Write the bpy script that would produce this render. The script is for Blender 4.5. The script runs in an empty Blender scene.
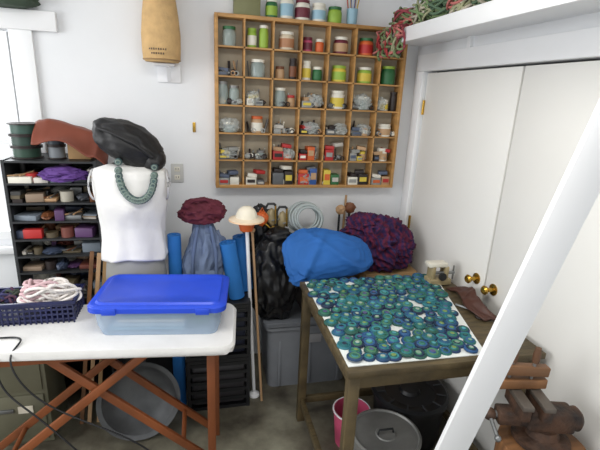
import bpy, bmesh, math, random
from mathutils import Vector, Matrix, Euler, noise
random.seed(7)
sc=bpy.context.scene
try:
    sc.view_settings.view_transform='Standard'
except Exception: pass

# ------------------------------------------------------------ materials
def srgb(c):
    return tuple(((x/255)/12.92 if x/255<=0.04045 else ((x/255+0.055)/1.055)**2.4) for x in c)
MC={}
def mat(name,c,rough=0.6,metal=0.0,var=0.12,scale=8.0,bump=0.0,trans=0.0,c2=None,alpha=1.0,stretch=None,bscale=None):
    if name in MC: return MC[name]
    m=bpy.data.materials.new(name); m.use_nodes=True
    nt=m.node_tree; b=nt.nodes['Principled BSDF']
    c=srgb(c); 
    c2=srgb(c2) if c2 else tuple(max(0,x*(1-var*2)) for x in c)
    tc=nt.nodes.new('ShaderNodeTexCoord'); mp=nt.nodes.new('ShaderNodeMapping')
    if stretch: mp.inputs['Scale'].default_value=stretch
    nt.links.new(tc.outputs['Object'],mp.inputs[0])
    n=nt.nodes.new('ShaderNodeTexNoise'); n.inputs['Scale'].default_value=scale; n.inputs['Detail'].default_value=4
    nt.links.new(mp.outputs[0],n.inputs['Vector'])
    r=nt.nodes.new('ShaderNodeValToRGB')
    r.color_ramp.elements[0].position=0.35; r.color_ramp.elements[1].position=0.65
    r.color_ramp.elements[0].color=(*c2,1); r.color_ramp.elements[1].color=(*c,1)
    nt.links.new(n.outputs['Fac'],r.inputs[0]); nt.links.new(r.outputs[0],b.inputs['Base Color'])
    b.inputs['Roughness'].default_value=rough; b.inputs['Metallic'].default_value=metal
    if trans: b.inputs['Transmission Weight'].default_value=trans; b.inputs['IOR'].default_value=1.2
    if alpha<1: b.inputs['Alpha'].default_value=alpha
    if bump:
        n2=nt.nodes.new('ShaderNodeTexNoise'); n2.inputs['Scale'].default_value=bscale or scale*4; n2.inputs['Detail'].default_value=5
        nt.links.new(mp.outputs[0],n2.inputs['Vector'])
        bp=nt.nodes.new('ShaderNodeBump'); bp.inputs['Strength'].default_value=bump; bp.inputs['Distance'].default_value=0.02
        nt.links.new(n2.outputs['Fac'],bp.inputs['Height']); nt.links.new(bp.outputs[0],b.inputs['Normal'])
    MC[name]=m; return m
M_wall=mat('wall_paint',(231,233,235),0.7,var=0.015,scale=3,bump=0.03,bscale=60)
M_door=mat('door_paint',(232,231,226),0.45,var=0.015,scale=2)
M_trim=mat('trim_paint',(240,241,242),0.4,var=0.01,scale=3)
M_ceil=mat('ceiling_paint',(230,231,232),0.8,var=0.02)
M_gap=mat('dark_gap',(40,38,35),0.9)
M_oak=mat('oak_wood',(192,144,84),0.5,var=0.14,scale=6,stretch=(1,1,6))
M_ply=mat('cubby_back',(172,162,142),0.7,var=0.1,scale=8)
M_black=mat('black_plastic',(26,27,30),0.45)
M_darkmetal=mat('dark_metal',(52,54,56),0.5,metal=0.3)
M_steel=mat('steel',(150,152,152),0.42,metal=0.7,var=0.2)
M_brass=mat('brass',(200,160,70),0.25,metal=0.9)
M_cloth_w=mat('white_cloth',(232,231,228),0.85,var=0.04,bump=0.15,scale=5)
M_leather_b=mat('black_leather',(22,22,24),0.55,bump=0.12,scale=10)
M_leather_br=mat('brown_leather',(92,52,34),0.5,bump=0.25,scale=10)
M_legwood=mat('red_wood',(146,82,44),0.5,var=0.2,scale=5,stretch=(1,1,.3))
M_tabwood=mat('weathered_wood',(96,82,54),0.6,var=0.26,scale=7,bump=0.2,stretch=(1,6,1))
M_paper=mat('paper_white',(232,236,232),0.7,var=0.02)
M_bluelid=mat('blue_lid',(38,76,208),0.4,var=0.04)
M_clear=mat('clear_plastic',(186,208,230),0.25,var=0.03,alpha=0.5)
M_glass=mat('jar_glass',(185,200,195),0.15,var=0.05,alpha=0.5)
M_bagfilm=mat('plastic_bag_film',(205,210,206),0.25,var=0.1,alpha=0.5,scale=30)
M_greytub=mat('grey_plastic',(130,134,140),0.5,var=0.05)
M_filing=mat('filing_green',(116,114,94),0.5,var=0.06,metal=0.1)
M_navy=mat('navy_plastic',(28,34,78),0.4)
M_tan=mat('burlap',(206,170,118),0.85,var=0.08,bump=0.2,scale=20)
M_rust=mat('rusty_iron',(92,66,50),0.65,metal=0.3,var=0.25,scale=14,bump=0.4,c2=(44,38,36))
M_blockwood=mat('block_wood',(136,94,58),0.6,var=0.24,scale=6,stretch=(1,6,1))
M_pillow=mat('blue_cotton',(34,98,172),0.8,var=0.08,bump=0.1,scale=6)
M_bag=mat('denim_grey_blue',(112,128,156),0.85,var=0.12,bump=0.2)
M_maroon=mat('maroon_cloth',(98,34,50),0.85,var=0.12,bump=0.15)
M_mat=mat('bright_blue_foam',(34,112,186),0.7,var=0.06,bump=0.1)
M_trash=mat('trash_bag_plastic',(20,21,24),0.34,bump=0.15,scale=7)
M_card=mat('cardboard',(168,134,92),0.8,var=0.06)
M_body=mat('mannequin_grey',(150,150,146),0.8,var=0.05)
M_cream=mat('cream_white',(236,228,208),0.6)
M_white=mat('white_plastic',(235,236,238),0.35,var=0.01)
M_orange=mat('orange_plastic',(222,104,40),0.5)
M_pink=mat('pink_plastic',(206,84,120),0.5)
M_hose=mat('grey_hose',(176,186,186),0.35)
M_beads=mat('teal_beads',(74,100,100),0.5,var=0.2,scale=30)
M_khaki=mat('khaki_metal',(176,160,122),0.45,metal=0.2)
M_purple=mat('purple_cloth',(98,62,138),0.8)
M_rope=mat('white_rope',(238,232,226),0.85,var=0.08,scale=40)
def cm(r,g,b,rough=0.5,metal=0.0):
    return mat('paint_%d_%d_%d'%(r,g,b),(r,g,b),rough,metal,var=0.06)
# ------------------------------------------------------------ builder
class B:
    def __init__(s,name): s.name=name; s.bm=bmesh.new(); s.mats=[]
    def mi(s,m):
        if m not in s.mats: s.mats.append(m)
        return s.mats.index(m)
    def _fin(s,verts,m,M):
        bmesh.ops.transform(s.bm,matrix=M,verts=verts)
        i=s.mi(m)
        for f in {f for v in verts for f in v.link_faces}: f.material_index=i; f.smooth=True
    def box(s,c,size,m,rot=(0,0,0),bev=0.0):
        r=bmesh.ops.create_cube(s.bm,size=1.0); vs=r['verts']
        for v in vs: v.co=Vector((v.co.x*size[0],v.co.y*size[1],v.co.z*size[2]))
        if bev:
            es=list({e for v in vs for e in v.link_edges})
            q=bmesh.ops.bevel(s.bm,geom=es,offset=bev,segments=2,affect='EDGES',profile=0.5)
            vs=list({v for f in q['faces'] for v in f.verts}|{v for v in vs if v.is_valid})
            vs=list({w for v in vs for f in v.link_faces for w in f.verts})
        M=Matrix.Translation(c)@(rot if isinstance(rot,Matrix) else Euler(rot).to_matrix().to_4x4())
        s._fin(vs,m,M); return s
    def beam(s,a,b,w,t,m,side=None,bev=0.0):
        a=Vector(a);b=Vector(b);d=(b-a); L=d.length; z=d.normalized()
        x=Vector(side) if side else Vector((1,0,0)) if abs(z.x)<0.9 else Vector((0,1,0))
        x=(x-z*x.dot(z)).normalized(); y=z.cross(x)
        R=Matrix((x,y,z)).transposed().to_4x4()
        return s.box((a+b)/2,(w,t,L),m,R,bev)
    def lathe(s,c,prof,m,seg=24,rot=(0,0,0),sx=1,sy=1,mats=None):
        M=Matrix.Translation(c)@(rot if isinstance(rot,Matrix) else Euler(rot).to_matrix().to_4x4())
        rings=[]
        for (r,z) in prof:
            if r<1e-6: rings.append([s.bm.verts.new(M@Vector((0,0,z)))])
            else: rings.append([s.bm.verts.new(M@Vector((r*sx*math.cos(2*math.pi*k/seg),r*sy*math.sin(2*math.pi*k/seg),z))) for k in range(seg)])
        for j in range(len(prof)-1):
            a,b=rings[j],rings[j+1]; mm=mats[j] if mats else m; i=s.mi(mm)
            for k in range(seg):
                k2=(k+1)%seg
                if len(a)==1 and len(b)==1: continue
                if len(a)==1: f=s.bm.faces.new((a[0],b[k2],b[k]))
                elif len(b)==1: f=s.bm.faces.new((a[k],a[k2],b[0]))
                else: f=s.bm.faces.new((a[k],a[k2],b[k2],b[k]))
                f.material_index=i; f.smooth=True
        return s
    def cyl(s,c,r,h,m,seg=20,rot=(0,0,0),r2=None):
        r2=r if r2 is None else r2
        return s.lathe(c,[(0,0),(r,0),(r2,h),(0,h)],m,seg,rot)
    def rod(s,a,b,r,m,seg=10):
        a=Vector(a);b=Vector(b); d=b-a
        R=d.to_track_quat('Z','Y').to_matrix().to_4x4()
        return s.lathe(a,[(0,0),(r,0),(r,d.length),(0,d.length)],m,seg,R)
    def tube(s,pts,r,m,seg=8,closed=False):
        pts=[Vector(p) for p in pts]; n=len(pts); rings=[]
        up=Vector((0,0,1))
        for i,p in enumerate(pts):
            t=(pts[(i+1)%n]-pts[i-1]) if closed or 0<i<n-1 else (pts[1]-pts[0] if i==0 else pts[-1]-pts[-2])
            t.normalize(); x=up.cross(t)
            if x.length<.05: x=Vector((1,0,0))
            x.normalize(); y=t.cross(x)
            rings.append([s.bm.verts.new(p+x*r*math.cos(2*math.pi*k/seg)+y*r*math.sin(2*math.pi*k/seg)) for k in range(seg)])
        idx=s.mi(m)
        for i in range(n if closed else n-1):
            a=rings[i];b=rings[(i+1)%n]
            for k in range(seg):
                f=s.bm.faces.new((a[k],a[(k+1)%seg],b[(k+1)%seg],b[k])); f.material_index=idx; f.smooth=True
        return s
    def torus(s,c,R,r,m,rot=(0,0,0),seg=32,sy=1):
        M=Matrix.Translation(c)@Euler(rot).to_matrix().to_4x4()
        return s.tube([M@Vector((R*math.cos(2*math.pi*i/seg),R*sy*math.sin(2*math.pi*i/seg),0)) for i in range(seg)],r,m,8,True)
    def sphere(s,c,r,m,sc3=(1,1,1),seg=16,rot=(0,0,0)):
        q=bmesh.ops.create_uvsphere(s.bm,u_segments=seg,v_segments=max(6,seg//2),radius=r)
        M=Matrix.Translation(c)@Euler(rot).to_matrix().to_4x4()@Matrix.Diagonal((*sc3,1))
        s._fin(q['verts'],m,M); return s
    def blob(s,c,size,m,seed=0,amp=0.12,freq=2.0,sub=5,rot=(0,0,0),power=1.0,ridge=0.5,flat=None,fn=None):
        q=bmesh.ops.create_icosphere(s.bm,subdivisions=sub,radius=1.0)
        vs=q['verts']; off=Vector((seed*13.1,seed*7.7,seed*3.3))
        for v in vs:
            d=v.co.normalized()
            e=Vector([math.copysign(abs(x)**power,x) for x in d])
            n1=noise.noise(d*freq+off); n2=1-2*abs(noise.noise(d*freq*1.9+off*2)); n3=noise.noise(d*freq*4.5+off)
            k=1+amp*(n1+ridge*n2+0.35*n3)
            p=Vector((e.x*size[0]*k,e.y*size[1]*k,e.z*size[2]*k))
            if fn: p=fn(p)
            if flat is not None and p.z<flat: p.z=flat+(p.z-flat)*0.06
            v.co=p
        M=Matrix.Translation(c)@Euler(rot).to_matrix().to_4x4()
        s._fin(vs,m,M); return s
    def sheet(s,fn,nu,nv,m,thick=0.0):
        g=[[s.bm.verts.new(fn(i/(nu-1),j/(nv-1))) for j in range(nv)] for i in range(nu)]
        idx=s.mi(m)
        for i in range(nu-1):
            for j in range(nv-1):
                f=s.bm.faces.new((g[i][j],g[i+1][j],g[i+1][j+1],g[i][j+1])); f.material_index=idx; f.smooth=True
        return s
    def done(s,ang=38,solid=0.0):
        me=bpy.data.meshes.new(s.name); s.bm.normal_update()
        bmesh.ops.recalc_face_normals(s.bm,faces=s.bm.faces)
        s.bm.to_mesh(me); s.bm.free()
        for m in s.mats: me.materials.append(m)
        try: me.set_sharp_from_angle(angle=math.radians(ang))
        except Exception: pass
        o=bpy.data.objects.new(s.name,me); sc.collection.objects.link(o)
        if solid:
            md=o.modifiers.new('solid','SOLIDIFY'); md.thickness=solid
        return o
def simple(name,c,size,m,bev=0.0):
    return B(name).box(c,size,m,bev=bev).done()

# ------------------------------------------------------------ room
def floor_mat():
    m=bpy.data.materials.new('stained_concrete'); m.use_nodes=True; nt=m.node_tree; b=nt.nodes['Principled BSDF']
    tc=nt.nodes.new('ShaderNodeTexCoord')
    n=nt.nodes.new('ShaderNodeTexNoise'); n.inputs['Scale'].default_value=2.6; n.inputs['Detail'].default_value=6; n.inputs['Roughness'].default_value=0.6
    r=nt.nodes.new('ShaderNodeValToRGB'); e=r.color_ramp.elements
    e[0].position=0.34; e[0].color=(*srgb((60,54,46)),1); e[1].position=0.7; e[1].color=(*srgb((148,146,128)),1)
    x=e.new(0.5); x.color=(*srgb((108,104,90)),1)
    nt.links.new(tc.outputs['Object'],n.inputs['Vector']); nt.links.new(n.outputs['Fac'],r.inputs[0])
    nt.links.new(r.outputs[0],b.inputs['Base Color']); b.inputs['Roughness'].default_value=0.32
    return m
M_floor=floor_mat()
simple('floor',(-2,-2.2,-0.05),(4.4,4.8,0.1),M_floor)
simple('ceiling',(-1.9,-2.2,2.80),(4.2,4.8,0.1),M_ceil)
w=B('wall_back')
w.box((-1.15,0.06,1.375),(2.50,0.12,2.75),M_wall)
w.box((-3.65,0.06,1.375),(0.7,0.12,2.75),M_wall)
w.box((-2.85,0.06,2.435),(0.9,0.12,0.63),M_wall)
w.box((-2.85,0.06,0.475),(0.9,0.12,0.95),M_wall)
w.done()
w=B('wall_right')
w.box((0.06,-0.07,1.375),(0.12,0.14,2.75),M_wall)
w.box((0.06,-1.02,2.395),(0.12,1.76,0.71),M_wall)
w.box((0.06,-3.2,1.375),(0.12,2.6,2.75),M_wall)
w.done()
f=B('window_1')
f.box((-2.43,0.02,1.53),(0.05,0.06,1.17),M_trim); f.box((-3.27,0.02,1.53),(0.05,0.06,1.17),M_trim)
f.box((-2.85,0.02,2.09),(0.8,0.06,0.05),M_trim); f.box((-2.85,0.02,0.975),(0.8,0.06,0.05),M_trim)
f.box((-2.85,0.02,1.53),(0.8,0.04,0.03),M_trim)
f.box((-2.85,0.02,1.53),(0.03,0.04,1.1),M_trim)
f.done()
simple('trim_1',(-2.335,-0.012,1.52),(0.115,0.024,1.22),M_trim,0.004)
simple('trim_2',(-2.8,-0.018,2.175),(1.30,0.036,0.10),M_trim,0.004)
simple('trim_3',(-2.8,-0.03,0.89),(1.20,0.06,0.04),M_trim,0.004)
c=B('trim_4')
c.box((-0.011,-0.095,1.02),(0.022,0.09,2.04),M_trim,bev=0.003)
c.box((-0.011,-1.0,2.09),(0.022,1.9,0.10),M_trim,bev=0.003)
c.box((-0.011,-1.94,1.02),(0.022,0.09,2.04),M_trim,bev=0.003)
c.done()
def door(name,y1,y2,knob,hinge):
    d=B(name); 
    d.box((0.028,(y1+y2)/2,1.02),(0.035,abs(y2-y1),2.02),M_door,bev=0.003)
    d.lathe((0.012,knob,0.97),[(0,0),(0.03,0),(0.03,0.006),(0.012,0.01),(0.011,0.035),(0.021,0.045),(0.024,0.055),(0.017,0.064),(0,0.067)],M_brass,20,(0,-math.pi/2,0))
    for z in (0.25,1.05,1.82):
        d.box((0.008,hinge,z),(0.012,0.014,0.09),M_brass); 
        d.rod((0.002,hinge,z-0.045),(0.002,hinge,z+0.045),0.006,M_brass)
    d.done()
door('door_1',-0.145,-1.012,-0.95,-0.152)
door('door_2',-1.024,-1.89,-1.09,-1.882)
simple('gap_shade_sheet',(0.09,-1.02,1.02),(0.02,1.76,2.04),M_gap)  # dark sheet behind the doors, its colour stands in for shade in their gap

# ------------------------------------------------------------ shelf on right + yarn
s=B('wall_shelf')
s.box((-0.15,-1.3,2.205),(0.30,2.5,0.02),M_trim)
s.box((-0.292,-1.3,2.205),(0.018,2.5,0.075),M_trim,bev=0.002)
for y in (-0.6,-1.9):
    s.box((-0.01,y,2.12),(0.02,0.03,0.15),M_trim)
s.done()
def tangle(name,c,size,mats,n,r,seed,turns=5,closed_r=0.6,minz=None):
    random.seed(seed)
    cu=bpy.data.curves.new(name,'CURVE'); cu.dimensions='3D'; cu.bevel_depth=r; cu.bevel_resolution=2
    for m in mats: cu.materials.append(m)
    for k in range(n):
        sp=cu.splines.new('NURBS'); N=random.randint(18,30); sp.points.add(N-1)
        cc=Vector([random.uniform(-1,1)*0.5*x for x in size]); ax=random.random()*6.28; tilt=random.uniform(-0.9,0.9)
        R=random.uniform(.3,closed_r)
        for i in range(N):
            a=i/N*6.28*turns/2+ax
            p=Vector((math.cos(a)*R,math.sin(a)*R,math.sin(a*1.7+ax)*0.3)); p.rotate(Euler((tilt,tilt*.6,ax)))
            p=Vector((p.x*size[0],p.y*size[1],p.z*size[2]))*random.uniform(.85,1.1)+cc
            q=Vector(c)+p
            if minz and q.z<minz: q.z=minz+random.random()*.01
            sp.points[i].co=(*q,1)
        sp.use_endpoint_u=True; sp.order_u=4; sp.material_index=random.randrange(len(mats))
    o=bpy.data.objects.new(name,cu); sc.collection.objects.link(o); return o
Yg=[cm(120,142,98,.9),cm(158,160,126,.9),cm(84,108,84,.9),cm(186,178,160,.9)]
Yr=[cm(160,54,56,.9),cm(110,124,84,.9),cm(188,112,106,.9),cm(150,66,76,.9)]
y=-0.55
for i in range(8):
    tangle('yarn_skein',(-0.195,y,2.305),(.10,.115,.085),[Yg,[Yg[0],Yg[2]],[Yg[1],Yg[3],Yr[2]]][i%3],30,0.0065,20+i,turns=4,closed_r=.85,minz=2.222); y-=0.17
tangle('red_green_yarn',(-0.20,-0.27,2.29),(0.10,0.15,0.08),Yr+Yg[:2],36,0.0065,5,turns=4,closed_r=.85,minz=2.222)
hy=B('yarn_garland'); random.seed(4)
for k in range(34):
    x0=-.304-.03*random.random(); y0=-.08-.34*random.random(); dz=random.uniform(.05,.17); pts=[]
    for i in range(14):
        t=i/13
        if t<.3: p=Vector((x0+.09*(1-t/.3),y0,2.255+.015*math.sin(t*20+k)))
        else:
            q=(t-.3)/.7; p=Vector((x0-.014*math.sin(q*9+k),y0+.024*math.sin(q*7+k*2),2.25-dz*math.sin(q*math.pi*.75)))
        pts.append(p)
    hy.tube(pts,.0068,(Yr+Yg[:2])[k%6],6)
hy.done(60)

# ------------------------------------------------------------ cubby shelf
X1,X2,Z1,Z2=-1.315,-0.124,1.28,2.283; D=0.10; YF=-D
NC,NR=7,6
cb=B('cubby_shelf')
cb.box(((X1+X2)/2,-0.004,(Z1+Z2)/2),(X2-X1-.01,0.006,Z2-Z1-.01),M_ply)
t=0.02
cb.box((X1+t/2,YF/2,(Z1+Z2)/2),(t,D,Z2-Z1),M_oak,bev=.002); cb.box((X2-t/2,YF/2,(Z1+Z2)/2),(t,D,Z2-Z1),M_oak,bev=.002)
cb.box(((X1+X2)/2,YF/2,Z1+t/2),(X2-X1-2*t,D,t),M_oak,bev=.002); cb.box(((X1+X2)/2,YF/2,Z2-t/2),(X2-X1-2*t,D,t),M_oak,bev=.002)
cw=(X2-X1)/NC; rh=(Z2-Z1-t)/NR
for i in range(1,NC): cb.box((X1+i*cw,YF/2-.002,(Z1+Z2)/2),(0.009,D-.008,Z2-Z1-2*t),M_oak)
for j in range(1,NR): cb.box(((X1+X2)/2,YF/2,Z1+t/2+j*rh),(X2-X1-2*t,D-.004,0.009),M_oak)
cb.done()
def jar(b,x,y,z,r,h,body,lid,label=None,lh=0.016):
    b.lathe((x,y,z),[(0,0),(r*.95,0),(r,h*.12),(r,h*.62),(r*.95,h*.72),(r*.82,h-lh),(r*.92,h-lh),(r*.92,h),(0,h)],body,18,mats=[body,body,label or body,body,body,lid,lid,lid])
def cellxz(c,r):
    return X1+(c+.5)*cw, Z2-t/2-(r+1)*rh+0.0055
W_=cm(226,222,208); LG=cm(146,178,64); GR=cm(44,104,60); MA=cm(104,34,50); OR=cm(208,98,46); YL=cm(214,190,70); TA=cm(184,148,110); RD=cm(180,42,40); DK=cm(40,30,28); BL=cm(50,86,150); LB=cm(150,186,202); PK=cm(184,70,104); BR=cm(116,70,42); GYm=cm(130,130,128,.4,.5)
jb=B('paint_jars')
J=[(0,0,0,.040,.105,M_glass,GR,None),(1,0,-.038,.028,.105,LG,LG,W_),(1,0,.032,.028,.125,LG,W_,LG),(2,0,0,.048,.10,cm(205,190,165),W_,cm(170,120,84)),(3,0,-.04,.03,.08,PK,MA,MA),(3,0,.035,.026,.075,OR,W_,OR),(4,0,0,.048,.095,MA,W_,TA),(5,0,-.005,.048,.10,OR,GR,RD),
(1,1,0,.045,.10,M_glass,W_,None),(2,1,.045,.024,.12,DK,DK,BR),(2,1,-.035,.028,.07,TA,BR,None),(3,1,-.04,.028,.11,W_,W_,YL),(3,1,.03,.03,.08,GR,W_,GR),(4,1,0,.048,.095,YL,LG,LG),(5,1,0,.048,.095,LG,W_,YL),(6,1,-.01,.047,.11,GR,LG,GR),
(0,2,-.04,.034,.13,M_glass,GYm,None),(0,2,.03,.032,.11,M_glass,GYm,None),(2,2,-.03,.036,.11,M_glass,W_,None),(2,2,.04,.025,.07,TA,RD,None),(4,2,0,.045,.11,W_,W_,YL),(5,2,.0,.04,.08,M_glass,W_,None),(6,2,.045,.024,.12,DK,DK,None),(6,2,-.02,.03,.07,W_,W_,YL),
(1,3,0,.038,.10,TA,OR,W_),(0,3,0,.045,.06,M_glass,W_,None),(6,3,.0,.045,.08,W_,W_,TA),
(2,3,-.03,.024,.06,M_glass,GYm,None),(4,3,-.04,.026,.05,GYm,W_,None),
(6,4,.0,.038,.085,W_,W_,TA),(1,4,.03,.03,.055,M_glass,GYm,None),(4,4,-.035,.028,.06,RD,W_,YL),(5,4,.03,.024,.06,TA,YL,None)]
for (c_,r_,dx,r,h,bo,li,la) in J:
    x,z=cellxz(c_,r_); jar(jb,x+dx,-0.052,z,min(r,.046),h,bo,li,la)
T=[(-0.985,.036,.10,GR,W_,LG),(-0.895,.042,.13,W_,W_,LB),(-0.80,.045,.11,W_,MA,MA),(-0.70,.043,.10,W_,W_,LB),(-0.60,.043,.09,LG,GR,LG)]
for (x,r,h,bo,li,la) in T: jar(jb,x,-.052,Z2,r,h,bo,li,la)
jb.done()
bx=B('tin_box'); bx.box((-1.13,-.052,Z2+.055),(.15,.085,.11),cm(120,120,80),bev=.004); bx.box((-1.13,-.052,Z2+.115),(.156,.09,.02),cm(150,140,90),bev=.004); bx.done()
br=B('brush_cup'); br.lathe((-.49,-.052,Z2),[(0,0),(.03,0),(.034,.09),(.03,.09),(.028,.01),(0,.01)],LB,16)
for i in range(8):
    a=i*.8; p=Vector((-.49+.015*math.cos(a),-.052+.015*math.sin(a),Z2+.012)); q=p+Vector((.03*math.cos(a),.02*math.sin(a),.17))
    br.rod(p,q,.003,[RD,TA,BL,YL][i%4],6); br.rod(q,q+Vector((.003*math.cos(a),0,.025)),.006,DK,6)
br.done()
sb=B('supply_boxes'); random.seed(3)
g1=cm(150,150,145); g2=cm(96,98,100)
pal=[RD,OR,g2,W_,cm(80,90,110),YL,g1,TA,DK,cm(190,185,175)]
S=[(2,4,[(RD,.07,.055),(OR,.05,.035)]),(3,4,[(RD,.05,.04),(OR,.05,.085)]),(4,4,[(RD,.06,.07)]),(5,4,[(g1,.05,.05),(YL,.04,.03)]),
(0,5,[(g1,.07,.045),(W_,.06,.05)]),(1,5,[(W_,.07,.05),(g2,.05,.03)]),(2,5,[(g2,.075,.08),(DK,.06,.09)]),(3,5,[(RD,.075,.075),(BL,.05,.11)]),(4,5,[(YL,.05,.10),(GR,.06,.07)]),(5,5,[(W_,.07,.055),(DK,.07,.075)]),(6,5,[(g1,.07,.05),(TA,.06,.06)]),
(0,4,[(g2,.075,.03)]),(4,3,[(g2,.06,.035)]),(5,3,[(g2,.07,.03),(TA,.04,.05)]),(3,3,[(DK,.05,.03)]),(2,3,[(g1,.05,.03)]),(3,2,[(g1,.07,.04)]),(6,4,[(DK,.04,.04)]),(1,2,[(W_,.05,.04),(g1,.05,.03)]),(0,1,[(g2,.06,.02)])]
for c_,r_,L in S:
    x,z=cellxz(c_,r_); xx=x-.07
    for m_,w_,h_ in L:
        w_=min(w_,.078); sb.box((xx+w_/2,-.055,z+h_/2),(w_-.004,.075,h_),m_,rot=(0,0,random.uniform(-.06,.06)),bev=.002)
        sb.box((xx+w_/2,-.0955,z+h_*.55),(w_*.7,.002,h_*.4),random.choice(pal)); xx+=w_+.002
    for q in range(2 if r_>=4 else 1):
        if L[0][2]+.03<.12: sb.box((x-.03+q*.05,-.055,z+L[0][2]+.012+.02*q),(.06,.06,.022),random.choice(pal),rot=(0,random.uniform(-.15,.15),random.uniform(-.3,.3)),bev=.002)
sb.done()
hp=B('hardware_parts')
for c_,r_ in [(0,1),(0,1),(3,2),(3,2),(2,3),(2,3),(3,3),(3,3),(4,3),(5,3),(1,4),(1,4),(0,4),(0,4),(5,2),(1,3),(0,5),(6,5),(4,2),(5,5),(1,2),(2,2),(2,4),(3,4),(6,4),(5,4),(4,4),(6,3),(1,1),(0,2),(6,0),(4,5),(2,5)]:
    x,z=cellxz(c_,r_)
    for k in range(9):
        px=x+random.uniform(-.06,.06); h=random.uniform(.02,.095); mm=random.choice([M_steel,M_darkmetal,GYm,W_,TA,M_bagfilm,g2,DK])
        q=random.random()
        if q<.5: hp.rod((px,-.02-random.random()*.01,z+.006),(px+random.uniform(-.02,.02),-.03-random.random()*.03,z+h),random.uniform(.003,.008),mm,6)
        elif q<.75: hp.torus((px,-.085,z+.015),.012,.0035,mm,(math.pi/2+.2,random.random(),0),14)
        else: hp.blob((px,-.07,z+.018),(.022,.015,.017),mm,seed=k+c_,amp=.3,sub=2)
hp.done()
bgx=B('plastic_bags')
for c_,r_,dx,w_,h in [(0,3,0,.055,.04),(5,2,0,.05,.045),(3,3,.0,.05,.035),(0,4,-.01,.05,.03),(3,2,.02,.045,.04),(1,2,-.03,.035,.04),(4,3,.03,.04,.035),(5,3,.02,.04,.035),(3,5,-.02,.05,.04),(6,2,-.045,.03,.04),(2,4,.03,.04,.035)]:
    x,z=cellxz(c_,r_); bgx.blob((x+dx,-.06,z+h*.95),(w_,.034,h),M_bagfilm,seed=c_*3+r_,amp=.3,freq=2.5,sub=4,ridge=1,flat=-h*.9)
bgx.done(60)

# ------------------------------------------------------------ wall bits
o=B('wall_outlet'); o.box((-1.55,-.004,1.355),(.075,.008,.12),cm(200,200,196),bev=.003)
for dz in (-.026,.026):
    o.box((-1.55,-.009,1.355+dz),(.034,.004,.03),W_,bev=.003)
    for dx in (-.007,.007): o.box((-1.55+dx,-.0115,1.357+dz),(.003,.002,.011),DK)
o.done()
o=B('wall_hook'); o.box((-1.44,-.003,1.64),(.018,.006,.06),M_brass,bev=.002); o.tube([(-1.44,-.005,1.625),(-1.44,-.02,1.615),(-1.44,-.03,1.62),(-1.44,-.032,1.64)],.003,M_brass); o.done()
o=B('burlap_dress_form')
o.lathe((-1.605,-.115,2.0),[(0,0),(.088,0),(.1,.012),(.103,.06),(.104,.14),(.095,.24),(.084,.32),(.09,.40),(.10,.46),(.085,.54),(.04,.58),(.03,.64),(0,.645)],M_tan,36,sy=.85)
o.torus((-1.605,-.115,2.012),.099,.004,cm(150,120,80),sy=.85)
for row_ in range(2):
    for k in range(8-2*row_):
        a=-math.pi/2+(k-3.5+row_)*.12-.15; o.box((-1.605+.1045*math.cos(a),-.115+.0895*math.sin(a),2.062-.022*row_),(.006,.002,.010 if k%3 else .008),cm(90,74,56),rot=(0,0,a+math.pi/2))
o.done()
o=B('wall_bracket'); o.box((-1.60,-.055,1.99),(.12,.10,.014),M_white,bev=.003); o.box((-1.575,-.008,1.945),(.13,.016,.10),M_white,bev=.003); o.beam((-1.575,-.02,1.905),(-1.575,-.10,1.98),.02,.014,M_white); o.done()
o=B('green_cap'); o.blob((-2.36,-.07,2.268),(.14,.08,.055),cm(64,78,64,.9),seed=4,amp=.2,sub=4,flat=-.04); o.done(60)

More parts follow.
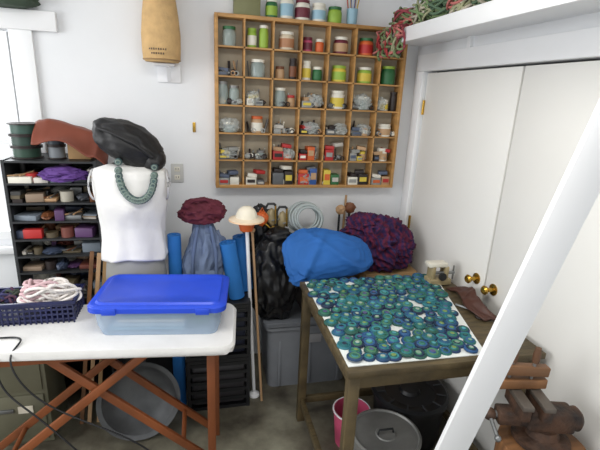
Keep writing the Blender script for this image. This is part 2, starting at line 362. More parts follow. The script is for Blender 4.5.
# ------------------------------------------------------------ shelving unit left
SX1,SX2,SY1,SY2=-2.38,-1.95,-.36,-.05
u=B('storage_rack')
for x in (SX1,SX2):
    u.box((x,(SY1+SY2)/2,.74),(.014,SY2-SY1,1.48),M_darkmetal)
zs=[1.47,1.355,1.25,1.15,1.05,.955,.86,.70,.5,.3,.1]
for z in zs: u.box(((SX1+SX2)/2,(SY1+SY2)/2,z),(SX2-SX1-.014,SY2-SY1,.010),M_darkmetal)
u.box(((SX1+SX2)/2,SY2-.004,.74),(SX2-SX1-.014,.006,1.46),M_black)
u.done()
it=B('rack_supplies'); random.seed(23)
pal2=[g1,cm(80,84,90),W_,cm(150,130,110),cm(60,70,90),TA,DK,cm(170,165,150),M_steel,cm(90,80,60),cm(190,190,185),cm(110,60,50),cm(90,60,100),BR,cm(206,200,190),cm(120,130,140),cm(60,60,58)]
for k,z in enumerate(zs[1:8]):
    for layer in range(2):
        x=SX1+.012; gap=zs[k]-z-.012
        while x<SX2-.04:
            w_=random.uniform(.02,.12); w_=min(w_,SX2-.012-x); h=random.uniform(.3,.95)*gap*(.95 if layer else .7)
            q=random.random(); mm=random.choice(pal2); yb=SY1+(.20 if layer else .07)+random.uniform(-.015,.02)
            if q<.35:
                it.box((x+w_/2,yb,z+.005+h/2),(w_-.006,.10,h),mm,rot=(0,0,random.uniform(-.2,.2)),bev=.002)
            elif q<.5:
                n3=random.randint(2,4)
                for j in range(n3): it.box((x+w_/2+random.uniform(-.004,.004),yb,z+.005+h*(j+.5)/n3),(w_-.01,.10,h/n3-.001),random.choice(pal2),rot=(0,0,random.uniform(-.15,.15)))
            elif q<.65: it.cyl((x+w_/2,yb-.02,z+.005),min(w_,.07)/2-.002,h,mm,14)
            elif q<.88: it.blob((x+w_/2,yb,z+.005+h/2),(w_/2,.05,h/2),mm,seed=int(x*100)+k,amp=.3,freq=2.5,sub=3,ridge=1,flat=-h/2+.002)
            else:
                it.box((x+w_/2,yb,z+.005+h/4),(w_-.006,.11,h/2),mm,bev=.002)
                for j in range(3): it.rod((x+.005+j*w_*.25,yb-.06,z+.012+h/2),(x+w_-.01,yb+.01*j,z+.012+h/2+.006*j),.004,random.choice([M_steel,TA,BR]))
            x+=w_+.001
it.cyl((-2.27,SY1+.05,1.362),.03,.045,RD); it.box((-2.29,SY1+.03,1.082),(.09,.04,.05),RD,bev=.003)
it.done()
pc=B('purple_fabric'); pc.blob((-2.11,SY1+.03,1.402),(.10,.07,.036),M_purple,seed=2,amp=.25,freq=2.6,sub=4,flat=-.028,ridge=1); pc.done(60)
sp=B('thread_spools')
def spool(x,y,z,r,h,m):
    sp.lathe((x,y,z),[(0,0),(r,0),(r,.006),(r*.86,.007),(r*.86,h-.007),(r,h-.006),(r,h),(0,h)],m,24,mats=[DK,DK,DK,m,DK,DK,DK])
for k in range(3): spool(-2.30,-.24,1.477+k*.06,.075,.058,[cm(40,70,55),cm(35,60,50),cm(50,80,70)][k])
for k in range(2): spool(-2.15,-.26,1.477+k*.07,.045,.068,[cm(120,125,130),cm(60,70,80)][k])
sp.done()
lc=B('leather_hide')
def hide(a,b_):
    x=-2.235+.345*a; y_=-.10-.27*b_
    z=1.695-.10*a-.03*abs(b_-.4)+.018*noise.noise(Vector((a*4,b_*3,1)))
    if b_>.6: z-=(b_-.6)*(.18+.06*math.sin(a*9+1))
    if a>.85: z-=(a-.85)*.4
    if a<.15: z-=(.15-a)*.15
    return Vector((x+.02*noise.noise(Vector((b_*3,a,3))),y_,z))
lc.sheet(hide,36,28,cm(126,62,42,.55)); lc.done(70,solid=.006)
sup=B('cardboard_box'); sup.box((-2.035,-.2,1.522),(.11,.18,.09),M_card,bev=.002); sup.box((-2.035,-.2,1.568),(.112,.03,.002),TA); sup.done()

# ------------------------------------------------------------ dress form mannequin
dm=B('dress_form_mannequin')
MX,MY=-1.755,-.50
prof=[(.0,.78),(.145,.79),(.155,.84),(.155,.90),(.147,.97),(.126,1.05),(.118,1.10),(.124,1.17),(.140,1.25),(.150,1.31),(.156,1.37),(.156,1.42),(.145,1.450),(.09,1.470),(.055,1.49),(.05,1.55),(.0,1.555)]
dm.lathe((MX,MY,0),prof,M_body,40,sy=.66)
dm.rod((MX,MY,.03),(MX,MY,.8),.016,M_steel)
for k in range(4):
    a=k*math.pi/2+.785; dm.rod((MX,MY,.05),(MX+.12*math.cos(a),MY+.09*math.sin(a),.012),.012,M_darkmetal)
dm.done(50)
tp=B('sleeveless_top')
def topf(a,b_):
    ang=a*2*math.pi
    z=1.0+(1.492-1.0)*b_
    pr=[(.168,.98),(.163,1.02),(.155,1.10),(.156,1.17),(.166,1.25),(.174,1.31),(.182,1.38),(.184,1.43),(.172,1.462),(.115,1.482),(.080,1.493)]
    r=pr[-1][0]
    for i in range(len(pr)-1):
        if pr[i][1]<=z<=pr[i+1][1]:
            tt=(z-pr[i][1])/(pr[i+1][1]-pr[i][1]); r=pr[i][0]*(1-tt)+pr[i+1][0]*tt
    w_=(1-b_)
    fold=1+.04*math.sin(ang*8+math.sin(z*16)*1.3)*w_+.035*noise.noise(Vector((math.cos(ang)*3,math.sin(ang)*3,z*9)))
    fr=max(0,-math.sin(ang)); bust=0.024*fr*math.exp(-((z-1.29)/.08)**2)
    return Vector((MX+r*fold*math.cos(ang),MY+(r*.68*fold+bust)*math.sin(ang),z+ .010*math.sin(ang*3)*w_))
tp.sheet(topf,96,50,M_cloth_w)
for sx in (-1,1):
    tp.tube([Vector((MX+sx*(.186-.012*math.cos(q)**2),MY+.062*math.sin(q)-.005,1.385+.075*math.cos(q))) for q in [i/20*2*math.pi for i in range(20)]],.005,cm(205,205,206,.9),6,True)
tp.done(70,solid=.004)
nk=B('bead_necklace')
for i in range(24):
    t_=i/23; a=math.pi*t_
    x=MX+.045-.082*math.cos(a); z=1.50-.165*math.sin(a)**.75+.012*math.cos(a)
    y_=MY-.088-.062*math.sin(a)**.5
    nk.sphere((x,y_,z),.019,[M_beads,cm(96,116,110),cm(58,78,82)][i%3],(1,.8,1),10)
    nk.torus((x,y_-.012,z),.010,.004,cm(120,136,128),(math.pi/2,0,0),10)
nk.done(60)
lb=B('leather_jacket')
lb.blob((MX+.0,MY+.01,1.592),(.172,.12,.090),M_leather_b,seed=3,amp=.10,freq=1.3,sub=5,ridge=.5,rot=(.15,.50,.0),power=.92)
lb.blob((MX+.115,MY-.0,1.515),(.062,.09,.055),M_leather_b,seed=8,amp=.12,freq=1.5,sub=4,rot=(0,.5,0))
lb.tube([(MX-.12,MY-.08,1.67),(MX-.05,MY-.115,1.65),(MX+.05,MY-.12,1.60),(MX+.12,MY-.09,1.535)],.008,M_leather_b)
lb.done(70)

# ------------------------------------------------------------ wooden slats
sl=B('wooden_slats')
for k,(x,tx) in enumerate([(-2.10,-1.98),(-2.06,-1.945),(-2.01,-1.915)]):
    sl.beam((x,-.545,0),(tx,-.45,1.01-.01*k),.020,.012,[M_blockwood,TA,M_card][k],side=(1,0,0))
sl.done()

# ------------------------------------------------------------ ironing board table
def rot2(x,y,a,cx,cy):
    return cx+(x*math.cos(a)-y*math.sin(a)), cy+(x*math.sin(a)+y*math.cos(a))
ib=B('ironing_board')
A=-.10; BX,BY=-2.0,-.825; LX,LY=.745,.215
bm2=ib.bm
def rr(n=10,rad=.06):
    out=[]
    for (cx,cy,a0) in [(LX-rad,LY-rad,0),(-LX+rad,LY-rad,90),(-LX+rad,-LY+rad,180),(LX-rad,-LY+rad,270)]:
        for k in range(n):
            a=math.radians(a0+90*k/(n-1)); out.append((cx+rad*math.cos(a),cy+rad*math.sin(a)))
    return out
ring=rr()
def ringv(sc_,z,drop=0):
    vs=[]
    for i,(x,y) in enumerate(ring):
        px,py=rot2(x*sc_,y*sc_,A,BX,BY); vs.append(bm2.verts.new((px,py,z+drop*math.sin(i*1.7))))
    return vs
R0=ringv(.97,.735); R1=ringv(1.0,.742,.004); R2=ringv(1.005,.765); R3=ringv(.99,.78)
idx=ib.mi(M_cloth_w)
for a_,b_ in ((R0,R1),(R1,R2),(R2,R3)):
    for i in range(len(ring)):
        f_=bm2.faces.new((a_[i],a_[(i+1)%len(ring)],b_[(i+1)%len(ring)],b_[i])); f_.material_index=idx; f_.smooth=True
f_=bm2.faces.new(R3); f_.material_index=idx
f_=bm2.faces.new(R0[::-1]); f_.material_index=idx
for yy in (-.985,-.74):
    ib.beam((-1.63,yy,.735),(-2.52,yy,.0),.038,.020,M_legwood,side=(1,0,0),bev=.003)
    ib.beam((-2.12,yy+.03,.735),(-1.36,yy+.03,.0),.038,.020,M_legwood,side=(1,0,0),bev=.003)
ib.rod((-2.30,-.985,.175),(-2.30,-.74,.175),.012,M_legwood); ib.rod((-1.52,-.955,.15),(-1.52,-.71,.15),.012,M_legwood)
ib.beam((-1.38,-1.03,.0),(-1.38,-1.03,.735),.038,.024,M_legwood,bev=.003)
ib.beam((-1.35,-.76,.0),(-1.35,-.76,.735),.035,.024,M_legwood,bev=.003)
ib.beam((-1.38,-1.0,.68),(-1.35,-.76,.68),.03,.03,M_legwood,side=(0,0,1))
ib.box((-1.87,-.985,.716),(.9,.02,.035),M_legwood)
ib.done()

# ------------------------------------------------------------ storage bin with blue lid
bn=B('storage_bin'); a=-.12
RM=Matrix.Rotation(a,4,'Z'); ctr=Vector((-1.59,-.815,.781))
def loc(x,y,z): return ctr+RM@Vector((x,y,z))
def rrect(lx,ly,rad,n=6):
    out=[]
    for (cx,cy,a0) in [(lx-rad,ly-rad,0),(-lx+rad,ly-rad,90),(-lx+rad,-ly+rad,180),(lx-rad,-ly+rad,270)]:
        for k in range(n):
            q=math.radians(a0+90*k/(n-1)); out.append((cx+rad*math.cos(q),cy+rad*math.sin(q)))
    return out
def loft(b,secs,loc,m,cap0=True,cap1=True):
    idx=b.mi(m); prev=None
    for (lx,ly,rad,z) in secs:
        vs=[b.bm.verts.new(loc(x,y,z)) for x,y in rrect(lx,ly,rad)]
        if prev:
            for i in range(len(vs)):
                f=b.bm.faces.new((prev[i],prev[(i+1)%len(vs)],vs[(i+1)%len(vs)],vs[i])); f.material_index=idx; f.smooth=True
        elif cap0:
            f=b.bm.faces.new(vs[::-1]); f.material_index=idx
        prev=vs
    if cap1:
        f=b.bm.faces.new(prev); f.material_index=idx
loft(bn,[(.26,.150,.04,0),(.275,.163,.045,.05),(.282,.170,.045,.135)],loc,M_clear,True,False)
loft(bn,[(.295,.182,.05,.125),(.302,.189,.05,.128),(.302,.189,.05,.150),(.290,.177,.045,.158),(.275,.163,.04,.158),(.268,.156,.04,.166),(.26,.150,.04,.166),(.252,.142,.04,.160),(.10,.06,.03,.160)],loc,M_bluelid)
for x in (-.2,.2): bn.box(loc(x,-.191,.138),(.06,.012,.03),M_bluelid,rot=(0,0,a),bev=.003)
for x in (-1,1): bn.box(loc(x*.29,0,.122),(.02,.12,.02),M_bluelid,rot=(0,0,a),bev=.003)
bn.done()
ct=B('fabric_stack')
for k in range(4): ct.box(loc(-.06+.01*k,0,.014+.020*k),(.34-.02*k,.24,.017),[LB,cm(190,205,214),W_,cm(110,150,170)][k],rot=(0,0,a),bev=.006)
ct.blob(loc(.17,0,.04),(.06,.09,.035),cm(120,150,120,.8),seed=3,amp=.25,sub=4,flat=-.032); ct.done()

# ------------------------------------------------------------ basket + ropes
bk=B('plastic_basket'); bc=Vector((-2.19,-.70,.781))
BXh,BYh,BH=.185,.09,.105
bk.box(bc+Vector((0,0,.004)),(BXh*2-.02,BYh*2-.02,.008),M_navy)
for z in (.02,.045,.07,.09): 
    for sgn in (-1,1):
        bk.box(bc+Vector((0,sgn*(BYh-.004+z*.05),z)),(BXh*2,.005,.010),M_navy); bk.box(bc+Vector((sgn*(BXh-.004+z*.05),0,z)),(.005,BYh*2,.010),M_navy)
n_=16
for i in range(n_+1):
    x=-BXh+2*BXh*i/n_
    for sgn in (-1,1): bk.box(bc+Vector((x,sgn*(BYh),BH/2)),(.007,.005,BH),M_navy)
for i in range(8):
    y_=-BYh+2*BYh*i/7
    for sgn in (-1,1): bk.box(bc+Vector((sgn*BXh,y_,BH/2)),(.005,.007,BH),M_navy)
for sgn in (-1,1):
    bk.box(bc+Vector((0,sgn*(BYh+.004),BH)),(BXh*2+.03,.016,.016),M_navy,bev=.003); bk.box(bc+Vector((sgn*(BXh+.006),0,BH)),(.016,BYh*2+.02,.016),M_navy,bev=.003)
bk.done()
tangle('rope_heap',bc+Vector((.06,0.01,.125)),(.125,.075,.085),[M_rope,M_rope,M_rope,M_rope,cm(214,180,184,.9)],32,.007,9,turns=4,closed_r=.7,minz=.80)
tangle('dark_yarn_heap',bc+Vector((-.11,0.01,.10)),(.065,.06,.06),[cm(60,60,100,.9),cm(90,60,80,.9),cm(60,70,60,.9)],16,.006,12,turns=4,minz=.80)
bo=B('plastic_bottle')
bo.lathe((-2.45,-.605,.781),[(0,0),(.038,0),(.042,.01),(.042,.15),(.03,.18),(.016,.19),(.016,.20),(.02,.20),(.02,.225),(0,.225)],M_white,20); bo.done()
bo=B('plastic_bottle'); bo.lathe((-2.425,-.70,.781),[(0,0),(.03,0),(.032,.01),(.032,.15),(.022,.175),(.013,.185),(.016,.185),(.016,.21),(0,.21)],cm(225,225,222),20); bo.done()
pn=B('teal_pan'); pn.lathe((-2.47,-.81,.781),[(0,0),(.06,0),(.075,.06),(.08,.075),(.076,.075),(.066,.06),(.056,.008),(0,.008)],cm(50,110,110),28); pn.done()

# ------------------------------------------------------------ filing cabinet etc
fc=B('filing_cabinet')
fc.box((-2.52,-.52,.32),(.62,.27,.64),M_filing,bev=.004)
for z in (.165,.475):
    fc.box((-2.52,-.659,z),(.58,.012,.285),M_filing,bev=.004); fc.box((-2.42,-.668,z+.06),(.09,.012,.02),M_steel,bev=.003); fc.box((-2.32,-.667,z+.06),(.07,.006,.04),M_cream)
fc.done()
pb=B('metal_wash_pan')
pb.lathe((-1.76,-.665,.22),[(0,-.05),(.13,-.05),(.17,-.02),(.20,.03),(.215,.035),(.215,.04),(.19,.034),(.16,-.012),(.12,-.042),(0,-.042)],mat('dull_metal',(112,114,116),.55,metal=.35,var=.25,scale=5),40,(math.radians(76),0,.1)); pb.done()
wc=B('charcoal_bin'); wc.box((-1.72,-.24,.2),(.34,.24,.4),M_black,bev=.01); wc.box((-1.72,-.24,.405),(.36,.26,.02),cm(50,52,55),bev=.005); wc.done()
cr=B('plastic_crate')
for k in range(2):
    z0=k*.35
    for sx in (-1,1):
        for sy in (-1,1): cr.box((-1.325+sx*.175,-.40+sy*.145,z0+.17),(.02,.02,.34),M_black)
    for z in (.01,.07,.13,.19,.25,.31,.335):
        for s_ in (-1,1):
            cr.box((-1.325,-.40+s_*.15,z0+z),(.36,.006,.022),M_black); cr.box((-1.325+s_*.18,-.40,z0+z),(.006,.30,.022),M_black)
    cr.box((-1.325,-.40,z0+.006),(.35,.29,.01),M_black)
    cr.box((-1.325,-.40,z0+.15),(.32,.26,.27),[cm(60,58,60),cm(40,44,60)][k],bev=.02)
cr.box((-1.325,-.40,.70),(.37,.31,.012),M_black,bev=.003)
cr.done()
Zc=.707
def roll(b,x,y,z0,h,r,tilt=0):
    R=Euler((0,tilt,0)).to_matrix().to_4x4()
    b.lathe((x,y,z0),[(0,.0),(r,0),(r,h),(r*.8,h),(r*.8,h-.004),(r*.62,h-.004),(r*.62,h),(r*.42,h),(r*.42,h-.006),(r*.25,h-.006),(r*.2,h-.02),(0,h-.02)],M_mat,24,R)
m1=B('rolled_foam_mat'); roll(m1,-1.556,-.47,0,1.10,.036); m1.done()
m1=B('rolled_foam_mat'); roll(m1,-1.215,-.48,Zc+.008,.34,.046,-.16); m1.done()
m1=B('rolled_foam_mat'); roll(m1,-1.15,-.38,Zc+.008,.34,.044,-.12); m1.done()
bp_=B('backpack')
def taper(p): 
    u_=p.z/.24; k=1-.42*max(0,u_)+.12*max(0,-u_)
    ang=math.atan2(p.y,p.x); k*=1+.09*math.sin(ang*7+u_*2.5)*(.4+.6*abs(u_))
    return Vector((p.x*k+.012*math.sin(u_*4),p.y*k,p.z))
bp_.blob((-1.395,-.42,Zc+.235),(.112,.088,.25),M_bag,seed=5,amp=.16,freq=1.9,sub=6,power=.9,flat=-.228,fn=taper,ridge=.8)
bp_.tube([(-1.43,-.49,Zc+.44),(-1.455,-.522,Zc+.3),(-1.465,-.52,Zc+.12)],.011,cm(88,104,134,.8)); bp_.tube([(-1.36,-.48,Zc+.44),(-1.335,-.515,Zc+.3),(-1.33,-.52,Zc+.12)],.011,cm(88,104,134,.8))
bp_.box((-1.395,-.513,Zc+.14),(.12,.02,.10),M_bag,rot=(-.08,0,0),bev=.009)
bp_.done(70)
mb=B('maroon_bag'); mb.blob((-1.405,-.42,1.215),(.115,.085,.068),M_maroon,seed=6,amp=.22,freq=1.5,sub=5,flat=-.055,ridge=.9)
mb.tube([(-1.47,-.46,1.26),(-1.45,-.49,1.295),(-1.38,-.49,1.30),(-1.34,-.46,1.26)],.008,M_maroon); mb.done(70)

lp=B('floor_lamp'); LT=Vector((-1.165,-.50,1.18))
lp.lathe(LT,[(.088,0),(.100,.004),(.098,.012),(.062,.022),(.055,.045),(.045,.065),(.025,.080),(0,.085)],M_cream,36,mats=[M_orange,cm(236,200,160),cm(240,222,196),M_cream,M_cream,M_cream,M_cream])
lp.lathe(LT,[(.088,0),(.06,.006),(0,.012)],M_white,36)
lp.lathe(LT+Vector((0,0,-.055)),[(0,0),(.036,0),(.050,.055),(0,.058)],M_orange,24)
lp.rod(LT+Vector((0,0,.0)),(-1.10,-.46,.012),.0105,M_white,12)
lp.lathe((-1.10,-.46,0),[(0,0),(.035,0),(.034,.012),(.02,.02),(0,.022)],M_white,28)
lp.done()
wk=B('walking_stick'); wk.rod((-1.06,-.52,0),(-1.125,-.44,1.1),.008,TA,10); wk.sphere((-1.125,-.44,1.105),.016,TA); wk.done()
op=B('orange_pouch'); op.blob((-1.06,-.35,1.15),(.036,.03,.042),M_orange,seed=2,amp=.2,sub=4); op.tube([(-1.08,-.36,1.18),(-1.06,-.37,1.22),(-1.04,-.36,1.18)],.004,M_orange); op.done(60)

# ------------------------------------------------------------ grey tub
gt=B('storage_tote'); ctr2=Vector((-.735,-.235,0)); HH=.50
def loc2(x,y,z): return ctr2+Vector((x,y,z))
loft(gt,[(.265,.165,.04,0),(.285,.185,.04,HH-.03)],loc2,M_greytub,True,False)
loft(gt,[(.285,.185,.04,HH-.07),(.30,.20,.045,HH-.065),(.30,.20,.045,HH-.045)],loc2,M_greytub,False,False)
loft(gt,[(.305,.205,.045,HH-.04),(.31,.21,.045,HH-.035),(.31,.21,.045,HH-.01),(.295,.195,.04,HH),(.27,.17,.04,HH),(.26,.16,.04,HH-.01)],loc2,cm(108,112,118))
for x in (-.2,0,.2): gt.box(loc2(x,-.180,.20),(.02,.012,.36),M_greytub,rot=(-.04,0,0),bev=.003)
gt.box(loc2(0,-.190,.36),(.14,.01,.06),cm(160,160,162),rot=(-.04,0,0),bev=.003)
gt.done()
tb=B('trash_bag')
tb.blob((-.975,-.34,.76),(.145,.13,.27),M_trash,seed=12,amp=.15,freq=1.5,sub=6,power=.9,ridge=.7,flat=-.25)
tb.blob((-.96,-.36,1.03),(.085,.06,.06),M_trash,seed=9,amp=.25,freq=2,sub=4)
tb.done(70)
tb=B('trash_bag'); tb.blob((-1.05,-.20,1.00),(.10,.09,.18),M_trash,seed=15,amp=.16,freq=1.8,sub=5,ridge=.7); tb.done(70)
cbx=B('cardboard_box'); cbx.box((-.215,-.245,.395),(.36,.36,.79),M_card,bev=.004); cbx.box((-.215,-.245,.791),(.02,.361,.002),TA); cbx.box((-.215,-.245,.55),(.364,.364,.004),DK); cbx.done()
cbx=B('cardboard_box'); cbx.box((-.62,-.24,.66),(.32,.34,.31),cm(70,62,56,.8),bev=.004); cbx.box((-.62,-.24,.816),(.05,.342,.002),TA); cbx.done()
def plaid():
    m=bpy.data.materials.new('plaid_fabric'); m.use_nodes=True; nt=m.node_tree; b=nt.nodes['Principled BSDF']
    tc=nt.nodes.new('ShaderNodeTexCoord'); n=nt.nodes.new('ShaderNodeTexNoise'); n.inputs['Scale'].default_value=5
    mx=nt.nodes.new('ShaderNodeMixRGB'); mx.inputs[0].default_value=.15
    nt.links.new(tc.outputs['Object'],mx.inputs[1]); nt.links.new(tc.outputs['Object'],n.inputs['Vector']); nt.links.new(n.outputs['Color'],mx.inputs[2])
    ws=[]
    for d,rot in (('X',(0.3,.5,.8)),('X',(.2,-.7,-.8))):
        mp=nt.nodes.new('ShaderNodeMapping'); mp.inputs['Rotation'].default_value=rot; nt.links.new(mx.outputs[0],mp.inputs[0])
        wv=nt.nodes.new('ShaderNodeTexWave'); wv.inputs['Scale'].default_value=10; nt.links.new(mp.outputs[0],wv.inputs[0])
        r=nt.nodes.new('ShaderNodeValToRGB'); r.color_ramp.interpolation='CONSTANT'; r.color_ramp.elements[1].position=.55
        nt.links.new(wv.outputs['Fac'],r.inputs[0]); ws.append(r)
    a=ws[0].color_ramp.elements; a[0].color=(*srgb((46,28,82)),1); a[1].color=(*srgb((108,22,46)),1)
    a=ws[1].color_ramp.elements; a[0].color=(*srgb((28,24,62)),1); a[1].color=(*srgb((80,28,62)),1)
    mm=nt.nodes.new('ShaderNodeMixRGB'); mm.inputs[0].default_value=.5
    nt.links.new(ws[0].outputs[0],mm.inputs[1]); nt.links.new(ws[1].outputs[0],mm.inputs[2]); nt.links.new(mm.outputs[0],b.inputs['Base Color'])
    b.inputs['Roughness'].default_value=.9
    return m
M_plaid=plaid()
pf=B('plaid_fabric_pile')
pf.blob((-.28,-.30,.945),(.175,.15,.155),M_plaid,seed=21,amp=.28,freq=2.0,sub=6,ridge=1.0,flat=-.145)
pf.blob((-.35,-.27,1.05),(.13,.11,.075),M_plaid,seed=22,amp=.30,freq=2.0,sub=5,ridge=1.0)
pf.blob((-.19,-.32,.93),(.12,.11,.12),M_plaid,seed=23,amp=.30,freq=2.2,sub=5,ridge=1.0,flat=-.115)
pf.done(80)
pl=B('blue_pillow')
def pil(p):
    e=max(abs(p.x)/.27,abs(p.z)/.16)
    q=Vector((p.x,p.y*(1-.5*min(1,e)**3),p.z))
    q.z-=.04*(p.x/.27)*(p.z/.16)+.02*(p.x/.27)**2
    q.y-=.018*math.exp(-((p.x*.8+p.z-.02)/.03)**2)+.014*math.exp(-((p.x-.6*p.z+.1)/.025)**2)-.02
    return q
pl.blob((-.685,-.52,.970),(.258,.085,.148),M_pillow,seed=33,amp=.07,freq=1.6,sub=6,power=.74,ridge=.9,rot=(-.48,-.02,-.02),fn=pil)
pl.done(80)
hc=B('hose_coil')
for k in range(9): hc.torus((-.79+.004*k,-.26-.008*k,1.13+.006*(k%2)),.105-.009*(k%3),.0075,M_hose,(math.radians(72),.06*k-.2,0.2),40,sy=.85)
hc.done(60)
cl=B('c_clamps')
for k,(x,z) in enumerate([(-1.0,1.10),(-.93,1.08)]):
    cl.tube([(x-.03,-.30,z),(x-.03,-.30,z+.10),(x-.015,-.30,z+.125),(x+.02,-.30,z+.125),(x+.03,-.30,z+.115)],.008,M_darkmetal)
    cl.rod((x+.03,-.30,z+.12),(x+.035,-.30,z+.0),.006,M_brass); cl.rod((x+.01,-.30,z+.02),(x+.06,-.30,z+.03),.004,M_steel); cl.tube([(x-.03,-.30,z),(x,-.30,z-.03),(x+.03,-.30,z-.02)],.008,M_brass)
    cl.blob((x+.01,-.27,z+.03),(.03,.02,.05),M_khaki,seed=k+50,amp=.3,sub=3)
cl.done(60)
gm=B('garden_tools'); 
gm.blob((-.50,-.14,1.14),(.03,.02,.03),TA,seed=3,amp=.3,sub=3); gm.blob((-.43,-.13,1.15),(.035,.02,.035),BR,seed=5,amp=.3,sub=3); gm.rod((-.46,-.05,.0),(-.44,-.06,1.22),.008,TA); gm.rod((-.50,-.12,.82),(-.50,-.12,1.13),.008,M_darkmetal); gm.rod((-.43,-.11,.5),(-.43,-.12,1.14),.008,M_darkmetal); gm.done()

# ------------------------------------------------------------ work table
wt=B('work_table')
TX1,TX2,TY1,TY2,TZ=-.89,-.025,-1.51,-.68,.88
wt.box(((TX1+TX2)/2,(TY1+TY2)/2,TZ-.014),(TX2-TX1,TY2-TY1,.028),M_tabwood,bev=.003)
for y_ in (TY1+.035,TY2-.035): wt.box(((TX1+TX2)/2,y_,TZ-.058),(TX2-TX1-.04,.03,.06),M_tabwood,bev=.002)
for x_ in (TX1+.035,TX2-.035): wt.box((x_,(TY1+TY2)/2,TZ-.058),(.03,TY2-TY1-.10,.06),M_tabwood,bev=.002)
for x_ in (TX1+.035,TX2-.035):
    for y_ in (TY1+.04,TY2-.04): wt.box((x_,y_,(TZ-.03)/2),(.045,.045,TZ-.03),M_tabwood,bev=.003)
    wt.box((x_,(TY1+TY2)/2,.14),(.025,TY2-TY1-.08,.04),M_tabwood,bev=.002)
wt.box(((TX1+TX2)/2,TY2-.04,.14),(TX2-TX1-.08,.025,.04),M_tabwood,bev=.002)
wt.done()
def tri_x(y_):
    t_=(y_+1.45)/.67; return -.31+.20*t_
ps=B('poster_board')
idx=ps.mi(M_paper)
v=[ps.bm.verts.new(p) for p in [(-.880,-1.475,TZ+.0015),(-.29,-1.48,TZ+.0015),(-.10,-.76,TZ+.0015),(-.865,-.70,TZ+.0015)]]
v2=[ps.bm.verts.new((q.co.x,q.co.y,TZ+.005)) for q in v]
ps.bm.faces.new(v2); ps.bm.faces.new(v[::-1])
for i in range(4): ps.bm.faces.new((v[i],v[(i+1)%4],v2[(i+1)%4],v2[i]))
ps.done()
md=B('crochet_medallions'); random.seed(5)
rim=[cm(30,64,100,.7),cm(34,92,116,.7),cm(28,54,92,.7),cm(40,104,100,.7),cm(42,112,124,.7),cm(36,84,74,.7),cm(24,44,72,.7),cm(36,80,128,.7)]
cc=[cm(34,88,120,.7),cm(38,116,122,.7),cm(54,120,98,.7),cm(54,132,138,.7),cm(42,100,84,.7),cm(46,92,138,.7),cm(24,48,72,.7),cm(76,126,94,.7),cm(34,104,110,.7)]
cin=[cm(124,156,132,.7),cm(156,170,156,.7),cm(84,84,124,.7),cm(118,142,80,.7),cm(20,40,60,.7),cm(78,152,160,.7),cm(40,100,90,.7)]
row=0; y_=-1.44
while y_<-.715:
    x_=-.845+(.026 if row%2 else 0)+random.uniform(-.008,.008)
    while x_<tri_x(y_)-.015:
        r=random.uniform(.026,.035); zz=TZ+.0055+random.choice([0,.004,.008]); 
        mo,mm_,mi_=random.choice(rim),random.choice(cc),random.choice(cin)
        if random.random()<.97:
            md.lathe((x_+random.uniform(-.007,.007),y_+random.uniform(-.008,.008),zz),[(0,0),(r,0),(r,.006),(r*.88,.010),(r*.72,.008),(r*.64,.012),(r*.42,.009),(r*.32,.013),(0,.014)],mo,14,(random.uniform(-.1,.1),random.uniform(-.1,.1),0),mats=[mo,mo,mo,mo,mm_,mm_,random.choice(cc),mi_])
        x_+=.054+random.uniform(-.006,.006)
    y_+=.048; row+=1
md.done(30)
vz=B('table_clamp')
vx,vy=-.125,-.80
vz.box((vx,vy,TZ+.022),(.13,.07,.035),M_khaki,bev=.004)
vz.box((vx-.045,vy,TZ+.075),(.022,.06,.085),M_khaki,bev=.004); vz.box((vx+.035,vy,TZ+.07),(.022,.06,.08),M_khaki,bev=.004)
vz.box((vx-.02,vy,TZ+.12),(.11,.06,.024),cm(225,220,205),bev=.004)
vz.rod((vx-.03,vy-.01,TZ+.07),(vx+.09,vy-.01,TZ+.07),.009,M_steel); vz.rod((vx+.085,vy-.01,TZ+.03),(vx+.085,vy-.01,TZ+.11),.005,M_steel)
vz.lathe((vx,vy-.04,TZ+.06),[(0,0),(.022,0),(.022,.012),(0,.012)],M_darkmetal,18,(math.pi/2,0,0))
vz.done()
ls=B('leather_strap')
def strap(a_,b_):
    x=-.115+.07*a_ ; y_=-.88-.36*b_
    z=TZ+.012+.05*math.sin(b_*math.pi)*(.3+a_)*.9+.012*noise.noise(Vector((a_*3,b_*8,2)))
    return Vector((x+.02*math.sin(b_*7)-.03*b_,y_,z))
ls.sheet(strap,10,30,cm(74,42,32,.5)); ls.done(70,solid=.005)
jw=B('scissors')
jw.tube([(-.17,-1.06,TZ+.006),(-.10,-1.16,TZ+.008)],.006,M_steel); jw.torus((-.085,-1.19,TZ+.006),.022,.005,DK); jw.torus((-.12,-1.195,TZ+.006),.022,.005,DK); jw.tube([(-.11,-1.06,TZ+.006),(-.11,-1.17,TZ+.008)],.006,M_steel)
jw.done()

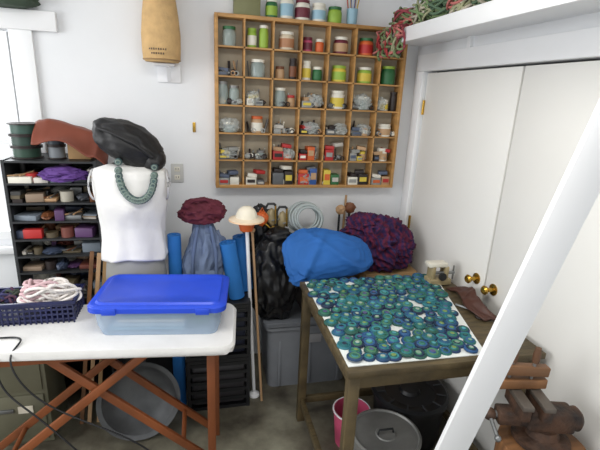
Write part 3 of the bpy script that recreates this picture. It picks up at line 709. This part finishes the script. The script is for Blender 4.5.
# ------------------------------------------------------------ under-table round things
gb=B('galvanized_bucket')
gb.lathe((-.55,-1.215,0),[(0,0),(.15,0),(.165,.27),(.172,.28),(.172,.295),(.16,.30),(.155,.29),(.05,.287),(.045,.292),(0,.292)],mat('galvanized',(150,150,146),.5,metal=.4,var=.15,scale=6),40)
gb.torus((-.55,-1.215,.20),.163,.004,M_steel); gb.tube([(-.59,-1.215,.292),(-.585,-1.215,.315),(-.515,-1.215,.315),(-.51,-1.215,.292)],.005,M_darkmetal)
gb.done()
pkb=B('pink_bucket'); pkb.lathe((-.62,-.935,0),[(0,0),(.08,0),(.10,.20),(.106,.205),(.106,.215),(.096,.215),(.094,.20),(.075,.01),(0,.01)],M_pink,32); pkb.torus((-.62,-.935,.212),.102,.005,M_white); pkb.done()
bl=B('black_round_bin'); bl.lathe((-.275,-.92,0),[(0,0),(.18,0),(.20,.26),(.215,.27),(.215,.29),(.20,.30),(.15,.292),(.14,.282),(.06,.282),(.05,.30),(0,.305)],M_black,44)
for k in range(12):
    a_=k*math.pi/6; bl.box((-.275+.172*math.cos(a_),-.92+.172*math.sin(a_),.298),(.05,.008,.006),cm(60,62,66),rot=(0,0,a_))
bl.done()
# ------------------------------------------------------------ bench vise on stump (lower right)
st=B('tree_stump')
st.lathe((-.19,-1.74,0),[(0,0),(.18,0),(.16,.08),(.15,.3),(.155,.645),(.15,.66),(.0,.665)],M_blockwood,26); st.done()
bv=B('bench_vise'); V0=Vector((-.19,-1.72,.665))
def V(x,y,z):
    p=Vector((x,y,z)); p.rotate(Euler((0,0,-.25))); return V0+p
rv=(0,0,-.25); jawm=cm(104,96,88,.5,.5)
bv.lathe(V(0,0,0),[(0,0),(.10,0),(.10,.018),(.06,.03),(.05,.06),(0,.065)],M_rust,26)
bv.box(V(.01,0,.10),(.17,.085,.085),M_rust,rot=rv,bev=.012)
bv.box(V(-.035,0,.155),(.035,.14,.06),M_rust,rot=rv,bev=.006); bv.box(V(-.035,0,.182),(.04,.15,.018),jawm,rot=rv,bev=.003)
bv.box(V(-.11,0,.155),(.035,.14,.06),M_rust,rot=rv,bev=.006); bv.box(V(-.11,0,.182),(.04,.15,.018),jawm,rot=rv,bev=.003)
bv.box(V(-.10,0,.10),(.16,.06,.055),M_rust,rot=rv,bev=.008)
bv.rod(V(-.14,0,.10),V(-.205,0,.10),.014,M_steel,14); bv.sphere(V(-.205,0,.10),.024,M_rust); bv.rod(V(-.205,-.09,.07),V(-.205,.09,.13),.007,M_steel); bv.sphere(V(-.205,-.09,.07),.012,M_steel); bv.sphere(V(-.205,.09,.13),.012,M_steel)
bv.lathe(V(.07,0,.10),[(0,0),(.04,0),(.045,.04),(.03,.055),(0,.06)],M_rust,20,(0,math.pi/2,-.25))
bv.done()
wcl=B('wooden_handscrew')
wcl.beam(V(-.20,.03,.213),V(.0,.05,.213),.035,.038,M_blockwood,side=(0,1,0),bev=.004)
wcl.beam(V(-.20,.03,.275),V(.0,.05,.262),.035,.038,cm(120,84,54,.6),side=(0,1,0),bev=.004)
for q in (-.14,-.06):
    wcl.rod(V(q,.04,.20),V(q+.004,.04,.33),.006,M_steel)
    wcl.lathe(V(q+.004,.04,.30),[(0,0),(.012,0),(.014,.03),(.010,.06),(0,.062)],cm(96,66,44,.6),14)
wcl.done()

# ------------------------------------------------------------ leaning white board (foreground)
pk=B('leaning_board')
a0=Vector((-.801,-1.750,0)); a1=Vector((-.361,-2.085,2.69)); 
pk.beam(a0,a1+(a1-a0).normalized()*.03,.092,.019,M_trim,side=(.974,-.22,.046),bev=.002); pk.done()

# ------------------------------------------------------------ cable
cu=bpy.data.curves.new('extension_cord','CURVE'); cu.dimensions='3D'; cu.bevel_depth=.004; cu.bevel_resolution=2; cu.materials.append(M_black)
for P in [[(-2.6,-.93,.787),(-2.36,-.91,.787),(-2.2,-.89,.787),(-2.17,-.95,.789),(-2.20,-1.03,.78),(-2.18,-1.06,.70),(-2.1,-1.06,.55),(-1.9,-1.07,.42),(-1.7,-1.08,.30),(-1.55,-1.08,.10),(-1.50,-1.05,.006),(-1.6,-1.2,.006)],
          [(-2.6,-.95,.787),(-2.3,-.95,.788),(-2.25,-1.0,.788),(-2.25,-1.04,.74),(-2.24,-1.04,.6),(-2.1,-1.08,.5),(-1.9,-1.09,.2),(-1.75,-1.1,.006),(-1.9,-1.3,.006)]]:
    s_=cu.splines.new('NURBS'); s_.points.add(len(P)-1)
    for i,p in enumerate(P): s_.points[i].co=(*p,1)
    s_.use_endpoint_u=True; s_.order_u=4
o=bpy.data.objects.new('extension_cord',cu); sc.collection.objects.link(o)

# ------------------------------------------------------------ lights / world
wd=bpy.data.worlds.new('sky'); sc.world=wd; wd.use_nodes=True
bg=wd.node_tree.nodes['Background']; bg.inputs[0].default_value=(.97,.985,1,1); bg.inputs[1].default_value=1.08
def area(name,loc_,size,power,target,col=(1,1,1)):
    l=bpy.data.lights.new(name,'AREA'); l.shape='RECTANGLE'; l.size=size[0]; l.size_y=size[1]; l.energy=power; l.color=col
    o=bpy.data.objects.new(name,l); sc.collection.objects.link(o); o.location=loc_
    o.rotation_euler=(Vector(target)-Vector(loc_)).to_track_quat('-Z','Y').to_euler(); return o
area('ceiling_light',(-1.3,-2.0,2.7),(1.2,.5),26,(-1.3,-1.9,0),(1,.97,.92))
area('daylight_fill',(-4.2,-1.6,1.9),(1.6,1.4),44,(-.6,-.9,1.2),(.985,.99,1))  # fill lamp added at the open left side, no window stands there
area('daylight_fill',(-2.85,.35,1.7),(.8,1.0),20,(-2.3,-1.5,.6),(.95,.98,1))  # daylight coming in through the back window

# ------------------------------------------------------------ camera
yaw,pit,rol,fpx=.236,.29,.048,432.6
F=Vector((math.sin(yaw)*math.cos(pit),math.cos(yaw)*math.cos(pit),-math.sin(pit)))
R=Vector((math.cos(yaw),-math.sin(yaw),0)); U=R.cross(F)
R2=R*math.cos(rol)+U*math.sin(rol); U2=-R*math.sin(rol)+U*math.cos(rol)
cd=bpy.data.cameras.new('camera'); cd.sensor_width=36; cd.lens=fpx*36/600; cd.clip_start=.05
co=bpy.data.objects.new('camera',cd); sc.collection.objects.link(co)
Mx=Matrix((R2,U2,-F)).transposed().to_4x4(); Mx.translation=Vector((-1.414,-2.803,1.856)); co.matrix_world=Mx
sc.camera=co
